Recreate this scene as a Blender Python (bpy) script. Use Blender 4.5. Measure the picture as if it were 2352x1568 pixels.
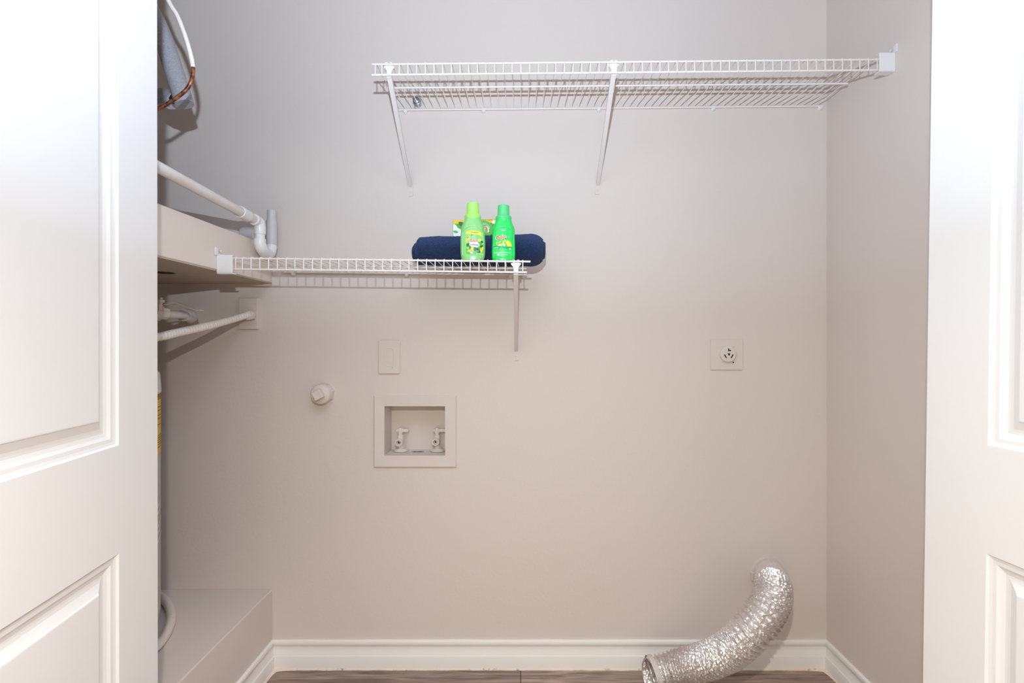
import bpy, bmesh, math, random
from mathutils import Vector, Matrix, noise
R = math.radians
PI = math.pi
random.seed(7)
S = bpy.context.scene
COL = S.collection
for o in list(bpy.data.objects):
    bpy.data.objects.remove(o)

# ------------------------------------------------------------------ camera
ZC = 1.1225            # camera height above the floor
F = 1187.0            # focal length in pixels of the 2352 px wide frame
VX, VY = 1196.0, 783.0
D = 1.78              # distance camera to back wall
cam_d = bpy.data.cameras.new('camera')
cam_d.sensor_width = 36.0
cam_d.lens = 36.0 * F / 2352.0
cam_d.shift_x = -(VX - 1176.0) / 2352.0
cam_d.shift_y = -(784.0 - VY) / 2352.0
cam_d.clip_start = 0.02
cam = bpy.data.objects.new('camera', cam_d)
cam.location = (0, 0, ZC)
cam.rotation_euler = (R(90), 0, 0)
COL.objects.link(cam)
S.camera = cam

# ------------------------------------------------------------------ light
w = bpy.data.worlds.new('world')
S.world = w
w.use_nodes = True
bg = w.node_tree.nodes['Background']
bg.inputs[0].default_value = (1.0, 0.80, 0.66, 1)
bg.inputs[1].default_value = 0.01

def area(name, loc, aim, size, power, color, spread=180):
    d = bpy.data.lights.new(name, 'AREA')
    d.shape = 'DISK' if not isinstance(size, tuple) else 'RECTANGLE'
    if isinstance(size, tuple):
        d.size, d.size_y = size
    else:
        d.size = size
    d.energy = power
    d.color = color
    d.spread = R(spread)
    o = bpy.data.objects.new(name, d)
    o.location = loc
    v = Vector(aim) - Vector(loc)
    o.rotation_euler = v.to_track_quat('-Z', 'Y').to_euler()
    COL.objects.link(o)
    return o
# one flash just above the lens, modelled as added lobes: cool upward, warm downward
FL = (-0.02, -0.04, ZC + 0.293)
area('flash_up', FL, (-0.15, 0.35, ZC + 3.2), 0.03, 52.0, (0.63, 0.765, 1.0))
area('flash_front', FL, (0.3, 1.0, ZC + 2.2), 0.03, 9.5, (0.87, 0.97, 1.0))
area('flash_down', FL, (0.1, 0.35, -2.8), 0.03, 20.5, (1.0, 0.93, 0.83))
# soft hallway light behind the camera; the two low lamps are added fills
area('hall_bounce', (-0.75, -1.0, 1.75), (0.35, 1.4, 1.3), (1.1, 1.1), 2.0, (1.0, 0.95, 0.5))
area('low_fill', (-0.3, -1.2, 0.7), (0.2, 1.7, 0.5), (1.4, 1.0), 5.0, (0.9, 1.0, 0.75))  # unseen fill lamp added to brighten the lower doors and wall
area('floor_bounce', (0.0, -0.6, 0.12), (0.1, 1.7, 0.9), (1.4, 1.0), 4.5, (1.0, 0.62, 0.48))

S.view_settings.view_transform = 'Standard'
S.view_settings.look = 'None'
S.view_settings.gamma = 1.0
S.view_settings.use_curve_mapping = False
S.view_settings.exposure = 0.0

# ------------------------------------------------------------------ helpers
def P(px, py, Y):
    return Vector(((px - VX) / F * Y, Y, ZC + (VY - py) / F * Y))

def lin(c):
    return tuple(((v / 255.0) / 12.92 if v / 255.0 <= 0.04045 else ((v / 255.0 + 0.055) / 1.055) ** 2.4) for v in c)

def mat(name, color, rough=0.5, metal=0.0, bump=0.0, scale=200.0, detail=2.0, spec=0.5, coat=0.0,
        var=0.0, vscale=4.0, color2=None, bdist=0.001):
    m = bpy.data.materials.new(name)
    m.use_nodes = True
    nt = m.node_tree
    b = nt.nodes['Principled BSDF']
    b.inputs['Base Color'].default_value = (*color, 1)
    b.inputs['Roughness'].default_value = rough
    b.inputs['Metallic'].default_value = metal
    b.inputs['Specular IOR Level'].default_value = spec
    if coat:
        b.inputs['Coat Weight'].default_value = coat
        b.inputs['Coat Roughness'].default_value = 0.15
    tc = nt.nodes.new('ShaderNodeTexCoord')
    if bump:
        n = nt.nodes.new('ShaderNodeTexNoise')
        n.inputs['Scale'].default_value = scale
        n.inputs['Detail'].default_value = detail
        bp = nt.nodes.new('ShaderNodeBump')
        bp.inputs['Strength'].default_value = bump
        bp.inputs['Distance'].default_value = bdist
        nt.links.new(tc.outputs['Object'], n.inputs['Vector'])
        nt.links.new(n.outputs['Fac'], bp.inputs['Height'])
        nt.links.new(bp.outputs['Normal'], b.inputs['Normal'])
    if color2:
        n2 = nt.nodes.new('ShaderNodeTexNoise')
        n2.inputs['Scale'].default_value = vscale
        n2.inputs['Detail'].default_value = 4
        r = nt.nodes.new('ShaderNodeValToRGB')
        r.color_ramp.elements[0].position = 0.5 - 0.5 * (1 - var)
        r.color_ramp.elements[1].position = 0.5 + 0.5 * (1 - var)
        r.color_ramp.elements[0].color = (*color, 1)
        r.color_ramp.elements[1].color = (*color2, 1)
        nt.links.new(tc.outputs['Object'], n2.inputs['Vector'])
        nt.links.new(n2.outputs['Fac'], r.inputs['Fac'])
        nt.links.new(r.outputs['Color'], b.inputs['Base Color'])
    return m

class MB:
    """collects shapes in world space; build() links them as one mesh"""
    def __init__(s):
        s.bm = bmesh.new()
    def face(s, vs):
        try:
            return s.bm.faces.new(vs)
        except ValueError:
            return None
    def quad(s, a, b, c, d):
        s.face([s.bm.verts.new(p) for p in (a, b, c, d)])
    def box(s, lo, hi, bev=0.0, M=None, seg=2):
        lo, hi = Vector(lo), Vector(hi)
        t = bmesh.new()
        bmesh.ops.create_cube(t, size=1)
        for v in t.verts:
            v.co = Vector([(lo[i] + hi[i]) / 2 + v.co[i] * (hi[i] - lo[i]) for i in range(3)])
        if bev:
            bmesh.ops.bevel(t, geom=t.edges[:], offset=bev, segments=seg, profile=0.5, affect='EDGES')
        s.merge(t, M)
    def merge(s, t, M=None):
        mp = {}
        for v in t.verts:
            mp[v] = s.bm.verts.new(M @ v.co if M is not None else v.co)
        for f in t.faces:
            s.face([mp[v] for v in f.verts])
        t.free()
    def rings(s, rings, closed=True, cap0=True, cap1=True):
        vr = [[s.bm.verts.new(p) for p in r] for r in rings]
        for a, b in zip(vr[:-1], vr[1:]):
            n = len(a)
            for i in range(n if closed else n - 1):
                j = (i + 1) % n
                s.face([a[i], a[j], b[j], b[i]])
        if cap0: s.face(list(reversed(vr[0])))
        if cap1: s.face(vr[-1])
        return vr
    def tube(s, pts, r, n=10, cap=True, rf=None):
        pts = [Vector(p) for p in pts]
        rings = []
        N = None
        L = 0.0
        for i, p in enumerate(pts):
            if i == 0: T = pts[1] - pts[0]
            elif i == len(pts) - 1: T = pts[-1] - pts[-2]
            else: T = (pts[i + 1] - pts[i]).normalized() + (pts[i] - pts[i - 1]).normalized()
            T.normalize()
            if N is None:
                up = Vector((0, 0, 1)) if abs(T.z) < 0.9 else Vector((0, 1, 0))
                N = T.cross(up).normalized()
            else:
                N = (N - T * N.dot(T)).normalized()
            B = T.cross(N)
            if i: L += (pts[i] - pts[i - 1]).length
            ring = []
            for k in range(n):
                a = 2 * PI * k / n
                rr = r if rf is None else rf(L, a)
                ring.append(p + (N * math.cos(a) + B * math.sin(a)) * rr)
            rings.append(ring)
        s.rings(rings, cap0=cap, cap1=cap)
    def lathe(s, prof, origin, axis=(0, 0, 1), n=32, cap0=True, cap1=True, ref=None, rot=0.0):
        """prof: (radius, height) pairs along the axis"""
        A = Vector(axis).normalized()
        ref = Vector(ref) if ref else (Vector((1, 0, 0)) if abs(A.x) < 0.9 else Vector((0, 0, 1)))
        U = (ref - A * ref.dot(A)).normalized()
        V = A.cross(U)
        O = Vector(origin)
        s.rings([[O + A * h + (U * math.cos(2 * PI * k / n + rot) + V * math.sin(2 * PI * k / n + rot)) * r for k in range(n)]
                 for r, h in prof], cap0=cap0, cap1=cap1)
    def build(s, name, m, parent=None, smooth=None, recalc=True):
        if recalc:
            bmesh.ops.recalc_face_normals(s.bm, faces=s.bm.faces[:])
        off = Vector((0, 0, 0))
        p = parent
        while p is not None:
            off += Vector(p.location)
            p = p.parent
        for v in s.bm.verts:
            v.co -= off
        me = bpy.data.meshes.new(name)
        s.bm.to_mesh(me)
        s.bm.free()
        me.materials.append(m)
        if smooth is not None:
            for pl in me.polygons:
                pl.use_smooth = True
            try:
                me.set_sharp_from_angle(angle=R(smooth))
            except Exception:
                pass
        o = bpy.data.objects.new(name, me)
        COL.objects.link(o)
        if parent: o.parent = parent
        return o

def tag(o, label=None, cat=None, group=None, kind=None):
    if label: o['label'] = label
    if cat: o['category'] = cat
    if group: o['group'] = group
    if kind: o['kind'] = kind
    return o

def thing(name, loc, label, cat, group=None):
    o = bpy.data.objects.new(name, None)
    o.empty_display_size = 0.05
    o.location = loc
    COL.objects.link(o)
    return tag(o, label, cat, group)

def structure(o):
    o['kind'] = 'structure'
    return o

def spline(pts, n=8):
    pts = [Vector(p) for p in pts]
    q = [pts[0] * 2 - pts[1]] + pts + [pts[-1] * 2 - pts[-2]]
    out = []
    for i in range(1, len(q) - 2):
        a, b, c, d = q[i - 1:i + 3]
        for k in range(n):
            t = k / n
            out.append(0.5 * ((2 * b) + (c - a) * t + (2 * a - 5 * b + 4 * c - d) * t * t + (3 * b - a - 3 * c + d) * t ** 3))
    out.append(pts[-1])
    return out

# ------------------------------------------------------------------ materials
WALLC = (0.735, 0.656, 0.602)
M_wall = mat("wall_paint", WALLC, 0.5, bump=0.35, scale=90, detail=3, spec=0.25, bdist=0.0012)
M_wallp = mat('wall_paint_on_fixtures', (0.725, 0.648, 0.592), 0.45, bump=0.15, scale=120, spec=0.4)
M_ceil = mat('ceiling_paint', (0.82, 0.81, 0.80), 0.9)
M_door = mat('door_paint', (0.865, 0.845, 0.825), 0.38, bump=0.05, scale=60, spec=0.45)
M_trim = mat('trim_paint', (0.90, 0.87, 0.83), 0.35, bump=0.2, scale=40, bdist=0.0015)
M_caulk = mat('old_caulk', (0.84, 0.70, 0.59), 0.7, bump=0.4, scale=150, color2=(0.20, 0.13, 0.08), var=0.70, vscale=45)
for n_ in M_caulk.node_tree.nodes:
    if n_.type == 'VALTORGB':
        n_.color_ramp.elements[0].position = 0.60
        n_.color_ramp.elements[1].position = 0.74
M_wire = mat('white_vinyl_wire', (0.86, 0.80, 0.755), 0.3, spec=0.4)
M_plast = mat('white_plastic', (0.82, 0.80, 0.78), 0.35)
M_brace = mat('painted_brace_metal', (0.74, 0.70, 0.67), 0.35)
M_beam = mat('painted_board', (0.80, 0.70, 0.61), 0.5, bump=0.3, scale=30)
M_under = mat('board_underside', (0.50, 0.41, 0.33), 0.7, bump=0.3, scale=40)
M_pvc = mat('pvc_pipe', (0.80, 0.76, 0.72), 0.3, color2=(0.70, 0.62, 0.55), var=0.4, vscale=14)
M_pvcw = mat('pvc_fitting', (0.84, 0.82, 0.80), 0.25)
M_pvcg = mat('grey_painted_pipe', (0.62, 0.58, 0.57), 0.35)
M_flex = mat('flexible_conduit', (0.80, 0.74, 0.68), 0.35, bump=0.2, scale=80)
M_foam = mat('grey_foam', (0.27, 0.27, 0.29), 0.75, bump=1.0, scale=420, bdist=0.002, color2=(0.50, 0.50, 0.53), var=0.35, vscale=380)
M_tape = mat('black_tape', (0.02, 0.02, 0.02), 0.5)
M_cu = mat('copper_tube', (0.45, 0.15, 0.06), 0.4, metal=0.55, color2=(0.10, 0.04, 0.03), var=0.85, vscale=70)
M_whitep = mat('white_paint_on_tube', (0.86, 0.80, 0.70), 0.4, bump=0.5, scale=90)
M_heater = mat('heater_jacket', (0.50, 0.49, 0.46), 0.35)
M_yel = mat('yellow_label', (0.80, 0.52, 0.03), 0.4)
M_blk = mat('black_ink', (0.02, 0.018, 0.015), 0.5)
M_slot = mat('socket_dark', (0.012, 0.008, 0.006), 0.8)
M_lever = mat('lever_metal', (0.55, 0.47, 0.41), 0.4)
M_galv = mat('galvanised_metal', (0.45, 0.47, 0.50), 0.3, metal=0.9, bump=0.3, scale=200)
M_dark = mat('dark_hole', (0.03, 0.02, 0.015), 0.9)
M_white = mat('print_white', (0.9, 0.9, 0.9), 0.35)
M_red = mat('print_orange_red', (0.80, 0.10, 0.02), 0.35)
M_orange = mat('print_orange', (0.9, 0.22, 0.02), 0.35)
M_b1 = mat('light_green_bottle', (0.27, 0.66, 0.22), 0.28, coat=0.2)
M_c1 = mat('lime_cap', (0.42, 0.92, 0.16), 0.3, coat=0.2)
M_b2 = mat('vivid_green_bottle', (0.02, 0.72, 0.13), 0.28, coat=0.2)
M_c2 = mat('green_cap', (0.10, 0.66, 0.22), 0.3, coat=0.2)
M_lyel = mat('label_yellow', (0.92, 0.80, 0.04), 0.35)
M_lyel2 = mat('label_warm_yellow', (0.90, 0.60, 0.03), 0.35)
M_lgrn = mat('label_green', (0.09, 0.52, 0.07), 0.35)
M_ldgr = mat('label_dark_green', (0.01, 0.16, 0.03), 0.35)
M_lmgr = mat('label_mid_green', (0.01, 0.42, 0.12), 0.35)
M_llime = mat('label_lime', (0.42, 0.72, 0.06), 0.35)
M_box = mat('box_green', (0.08, 0.42, 0.02), 0.4)
M_navyink = mat('label_navy', (0.02, 0.04, 0.12), 0.35)

# towel: pile fabric
M_towel = mat('navy_terry', (0.006, 0.013, 0.045), 0.95, bump=1.0, scale=520, detail=5, color2=(0.022, 0.045, 0.13), var=0.55, vscale=330, bdist=0.005, spec=0.15)
M_towel.node_tree.nodes['Principled BSDF'].inputs['Sheen Weight'].default_value = 0.35
M_towel.node_tree.nodes['Principled BSDF'].inputs['Sheen Tint'].default_value = (0.35, 0.5, 0.9, 1)

# floor: vinyl planks running left to right
def floor_material():
    m = bpy.data.materials.new('wood_plank_floor')
    m.use_nodes = True
    nt = m.node_tree
    b = nt.nodes['Principled BSDF']
    tc = nt.nodes.new('ShaderNodeTexCoord')
    mp = nt.nodes.new('ShaderNodeMapping')
    mp.inputs['Scale'].default_value = (2.2, 26, 1)
    n = nt.nodes.new('ShaderNodeTexNoise')
    n.inputs['Scale'].default_value = 2.2
    n.inputs['Detail'].default_value = 8
    n.inputs['Distortion'].default_value = 1.2
    r = nt.nodes.new('ShaderNodeValToRGB')
    e = r.color_ramp.elements
    e[0].position = 0.3; e[0].color = (0.17, 0.115, 0.088, 1)
    e[1].position = 0.72; e[1].color = (0.52, 0.375, 0.295, 1)
    x = e.new(0.5); x.color = (0.33, 0.235, 0.19, 1)
    br = nt.nodes.new('ShaderNodeTexBrick')
    br.inputs['Color1'].default_value = (1, 1, 1, 1)
    br.inputs['Color2'].default_value = (0.78, 0.76, 0.76, 1)
    br.inputs['Mortar'].default_value = (0.25, 0.2, 0.18, 1)
    br.inputs['Scale'].default_value = 1.0
    br.inputs['Mortar Size'].default_value = 0.002
    br.inputs['Brick Width'].default_value = 1.2
    br.inputs['Row Height'].default_value = 0.152
    mx = nt.nodes.new('ShaderNodeMix')
    mx.data_type = 'RGBA'; mx.blend_type = 'MULTIPLY'
    mx.inputs[0].default_value = 1.0
    nt.links.new(tc.outputs['Object'], mp.inputs['Vector'])
    nt.links.new(mp.outputs[0], n.inputs['Vector'])
    nt.links.new(n.outputs['Fac'], r.inputs['Fac'])
    nt.links.new(tc.outputs['Object'], br.inputs['Vector'])
    nt.links.new(r.outputs['Color'], mx.inputs[6])
    nt.links.new(br.outputs['Color'], mx.inputs[7])
    nt.links.new(mx.outputs[2], b.inputs['Base Color'])
    b.inputs['Roughness'].default_value = 0.45
    bp = nt.nodes.new('ShaderNodeBump')
    bp.inputs['Strength'].default_value = 0.25
    bp.inputs['Distance'].default_value = 0.001
    nt.links.new(n.outputs['Fac'], bp.inputs['Height'])
    nt.links.new(bp.outputs['Normal'], b.inputs['Normal'])
    return m
M_floor = floor_material()

# crinkled foil
def foil_material(name, painted):
    m = bpy.data.materials.new(name)
    m.use_nodes = True
    nt = m.node_tree
    b = nt.nodes['Principled BSDF']
    tc = nt.nodes.new('ShaderNodeTexCoord')
    v = nt.nodes.new('ShaderNodeTexVoronoi')
    v.inputs['Scale'].default_value = 130
    n = nt.nodes.new('ShaderNodeTexNoise')
    n.inputs['Scale'].default_value = 75
    n.inputs['Detail'].default_value = 4
    n.inputs['Distortion'].default_value = 1.5
    ad = nt.nodes.new('ShaderNodeMath'); ad.operation = 'ADD'
    bp = nt.nodes.new('ShaderNodeBump')
    bp.inputs['Strength'].default_value = 0.25 if painted else 0.55
    bp.inputs['Distance'].default_value = 0.004
    nt.links.new(tc.outputs['Object'], v.inputs['Vector'])
    nt.links.new(tc.outputs['Object'], n.inputs['Vector'])
    nt.links.new(v.outputs['Distance'], ad.inputs[0])
    nt.links.new(n.outputs['Fac'], ad.inputs[1])
    nt.links.new(ad.outputs[0], bp.inputs['Height'])
    nt.links.new(bp.outputs['Normal'], b.inputs['Normal'])
    if painted:
        b.inputs['Base Color'].default_value = (0.62, 0.56, 0.51, 1)
        b.inputs['Roughness'].default_value = 0.35
    else:
        b.inputs['Base Color'].default_value = (0.78, 0.73, 0.70, 1)
        b.inputs['Roughness'].default_value = 0.30
        b.inputs['Metallic'].default_value = 0.7
    return m
M_foil = foil_material('crinkled_foil', False)
M_foilp = foil_material('painted_foil', True)

# ------------------------------------------------------------------ room shell
XR = 1.054       # right wall
XL = -1.62       # left wall
XB = -0.856      # face of the boxed platform and of the high shelf board
ZT = 2.44
FY0, FY1 = 1.03, 1.14     # front (closet) wall, opening from OX0 to OX1
OX0, OX1, OZ = -0.81, 0.935, 2.06

# back wall with the recess of the washer box
hx0, hx1 = (884 - VX) / F * D, (1023 - VX) / F * D
hz0, hz1 = ZC + (VY - 1045) / F * D, ZC + (VY - 932) / F * D
b = MB()
xs = [XL - 0.1, hx0, hx1, XR + 0.1]
zs = [0, hz0, hz1, ZT]
for i in range(3):
    for k in range(3):
        if i == 1 and k == 1: continue
        b.quad((xs[i], D, zs[k]), (xs[i + 1], D, zs[k]), (xs[i + 1], D, zs[k + 1]), (xs[i], D, zs[k + 1]))
for i in range(3):
    for k in range(3):
        if i == 1 and k == 1: continue
        b.quad((xs[i], D + 0.14, zs[k]), (xs[i], D + 0.14, zs[k + 1]), (xs[i + 1], D + 0.14, zs[k + 1]), (xs[i + 1], D + 0.14, zs[k]))
for (a, c) in (((xs[0], zs[0]), (xs[3], zs[0])), ((xs[3], zs[0]), (xs[3], zs[3])), ((xs[3], zs[3]), (xs[0], zs[3])), ((xs[0], zs[3]), (xs[0], zs[0])),
               ((hx0, hz0), (hx1, hz0)), ((hx1, hz0), (hx1, hz1)), ((hx1, hz1), (hx0, hz1)), ((hx0, hz1), (hx0, hz0))):
    b.quad((a[0], D, a[1]), (a[0], D + 0.14, a[1]), (c[0], D + 0.14, c[1]), (c[0], D, c[1]))
bmesh.ops.remove_doubles(b.bm, verts=b.bm.verts[:], dist=1e-5)
structure(b.build('wall_back', M_wall))

b = MB(); b.box((XR, FY0, 0), (XR + 0.1, D, ZT)); structure(b.build('wall_right', M_wall))
b = MB(); b.box((XL - 0.1, FY0, 0), (XL, D, ZT)); structure(b.build('wall_left', M_wall))
b = MB()
b.box((-2.6, FY0, 0), (OX0, FY1, ZT)); b.box((OX1, FY0, 0), (2.6, FY1, ZT)); b.box((OX0, FY0, OZ), (OX1, FY1, ZT))
structure(b.build('wall_front', M_wall))
b = MB()
b.box((OX0, FY0, 0), (OX0 + 0.02, FY1 - 0.02, OZ)); structure(b.build('trim_1', M_door))
b = MB()
b.box((OX1 - 0.02, FY0, 0), (OX1, FY1 - 0.03, OZ)); structure(b.build('trim_2', M_door))
b = MB(); b.box((-2.6, -2.6, -0.05), (2.6, D, 0)); structure(b.build('floor', M_floor))
b = MB(); b.box((-2.6, -2.6, ZT), (2.6, D + 0.14, ZT + 0.05)); structure(b.build('ceiling', M_ceil))

# baseboards
BBP = [(0, 0.0985), (0.005, 0.0985), (0.009, 0.096), (0.0105, 0.090), (0.0095, 0.083), (0.0062, 0.079),
       (0.0055, 0.074), (0.0065, 0.064), (0.0085, 0.054), (0.0095, 0.050), (0.0085, 0.0475), (0.0135, 0.0465), (0.0145, 0.043), (0.0145, 0.0), (0, 0)]
BBP = [(o_, h_ * 0.967) for o_, h_ in BBP]
def baseboard(name, p0, p1, nrm, m0, m1, seg=60):
    """p0,p1 on the wall line; nrm into the room; mitre m0/m1 pulls the ends in by the profile depth"""
    b = MB()
    p0, p1, nrm = Vector(p0), Vector(p1), Vector(nrm)
    d = (p1 - p0); L = d.length; d.normalize()
    rings = []
    for i in range(seg + 1):
        t = i / seg
        ring = []
        for o, h in BBP:
            s0, s1 = o * m0, L - o * m1
            s = s0 + (s1 - s0) * t
            wv = 0.0009 * noise.noise(Vector((s * 9, h * 3, L))) if h > 0.086 else 0
            ring.append(p0 + d * s + nrm * o + Vector((0, 0, h + wv)))
        rings.append(ring)
    b.rings(rings)
    return structure(b.build(name, M_trim, smooth=35))
baseboard('baseboard_back', (XB, D, 0), (XR, D, 0), (0, -1, 0), 1, 1, 120)
baseboard('baseboard_right', (XR, FY1, 0), (XR, D, 0), (-1, 0, 0), 0, 1)
baseboard('baseboard_left', (XB, 1.16, 0), (XB, D, 0), (1, 0, 0), 0, 1)
# ragged bead of old caulk where the boards meet the floor
b = MB()
def caulk_run(p0, p1, nrm, n):
    p0, p1, nrm = Vector(p0), Vector(p1), Vector(nrm)
    rings = []
    for i in range(n + 1):
        p = p0 + (p1 - p0) * (i / n)
        a = 0.0036 + 0.0022 * noise.noise(p * 22) + 0.001 * noise.noise(p * 90)
        a += 0.010 * math.exp(-min((p - p0).length, (p - p1).length) / 0.03)
        rings.append([p, p + Vector((0, 0, 0.0045 + 0.002 * noise.noise(p * 60 + Vector((3, 3, 3))))), p + nrm * a * 0.6 + Vector((0, 0, 0.003)), p + nrm * a])
    b.rings(rings)
caulk_run((XB + 0.0145, D - 0.0145, 0.0), (XR - 0.0145, D - 0.0145, 0.0), (0, -1, 0), 400)
caulk_run((XB + 0.0145, 1.16, 0.0), (XB + 0.0145, D - 0.0145, 0.0), (1, 0, 0), 160)
caulk_run((XR - 0.0145, 1.16, 0.0), (XR - 0.0145, D - 0.0145, 0.0), (-1, 0, 0), 160)
structure(b.build('trim_3', M_caulk))

# boxed platform that carries the heater
ZP = 0.268
b = MB()
b.box((XL, FY1, 0), (XB, D, ZP), bev=0.003)
tag(b.build('heater_platform', M_wall), 'low beige-painted box platform along the floor at the lower left, under the water heater', 'platform')
# ------------------------------------------------------------------ doors
PROF = [(0, 0), (0.003, -0.0035), (0.008, -0.0048), (0.014, -0.0052), (0.019, -0.0085), (0.025, -0.0105), (0.029, -0.0105), (0.034, -0.0098),
        (0.047, -0.0040), (0.049, -0.0018), (0.051, -0.0015)]
def door_leaf(name, hinge, u, nrm, width=0.755, lean=0.0):
    """hinge: point at floor level; u: direction along the leaf; nrm: face seen by the camera"""
    th = 0.035
    u = Vector(u).normalized(); nrm = Vector(nrm).normalized(); z = Vector((0, 0, 1))
    zb, zt = 0.012, 2.03
    panels = [(0.121, width - 0.121, 0.245, 0.753), (0.121, width - 0.121, 0.941, 1.90)]
    def pt(s, zz, d, side):
        base = Vector(hinge) + u * s + nrm * (d if side > 0 else -th - d)
        base = base + z * zz
        base += Vector((lean * (zz - 1.1), 0, 0))
        return base
    b = MB()
    for side in (1, -1):
        ss = [0, panels[0][0], panels[0][1], width]
        zz = [zb, panels[0][2], panels[0][3], panels[1][2], panels[1][3], zt]
        for i in range(3):
            for k in range(5):
                if i == 1 and k in (1, 3): continue
                b.quad(pt(ss[i], zz[k], 0, side), pt(ss[i + 1], zz[k], 0, side), pt(ss[i + 1], zz[k + 1], 0, side), pt(ss[i], zz[k + 1], 0, side))
        for (s0, s1, z0, z1) in panels:
            prev = None
            for o_, d_ in PROF:
                r = [b.bm.verts.new(pt(a, c, d_, side)) for a, c in ((s0 + o_, z0 + o_), (s1 - o_, z0 + o_), (s1 - o_, z1 - o_), (s0 + o_, z1 - o_))]
                if prev:
                    for i in range(4):
                        j = (i + 1) % 4
                        b.face([prev[i], prev[j], r[j], r[i]])
                prev = r
            b.face(prev)
    for (a, c) in (((0, zb), (width, zb)), ((width, zb), (width, zt)), ((width, zt), (0, zt)), ((0, zt), (0, zb))):
        b.quad(pt(a[0], a[1], 0, 1), pt(a[0], a[1], 0, -1), pt(c[0], c[1], 0, -1), pt(c[0], c[1], 0, 1))
    bmesh.ops.remove_doubles(b.bm, verts=b.bm.verts[:], dist=1e-5)
    o = structure(b.build(name, M_door))
    # hinges at the jamb edge
    for hz in (0.25, 1.05, 1.82):
        h = MB()
        h.lathe([(0.006, 0), (0.006, 0.09)], pt(-0.006, hz, -0.012 - th / 2, 1), n=10)
        h.build('hinge', M_galv, o)
    return o
door_leaf('door_1', (-0.717, 1.02, 0), (0.14, -0.99, 0), (0.99, 0.14, 0), lean=-0.001)
door_leaf('door_2', (0.803, 1.02, 0), (0.10, -0.995, 0), (-0.995, -0.10, 0), lean=0.014)
for n_, l_ in (('door_1', 'white two-panel door standing open at the left side of the closet'),
               ('door_2', 'white two-panel door standing open at the right side of the closet')):
    tag(bpy.data.objects[n_], l_, 'door')

# ------------------------------------------------------------------ high shelf board (carries the air handler, above left)
root = thing('equipment_platform', (XB, 1.4, ZC + 0.198), 'thick beige-painted platform board high at the left, above the flexible conduit', 'platform')
b = MB(); zb0, zb1 = ZC + 0.198, ZC + 0.325
b.box((XL, 1.145, zb0 + 0.004), (XB, D, zb1), bev=0.002)
b.build('platform_board', M_beam, root)
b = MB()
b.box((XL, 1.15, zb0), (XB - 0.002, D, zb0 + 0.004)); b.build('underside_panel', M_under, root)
b = MB()   # torn hole in the underside
c = P(378, 633, 1.50)
pts = [(-0.03, -0.012), (-0.012, -0.019), (0.012, -0.012), (0.03, -0.006), (0.026, 0.006), (0.004, 0.012), (-0.02, 0.009)]
b.face([b.bm.verts.new((c.x + a, 1.50 + d * 2.2, zb0 - 0.0006)) for a, d in pts])
b.build('torn_hole', M_dark, root)

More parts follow.
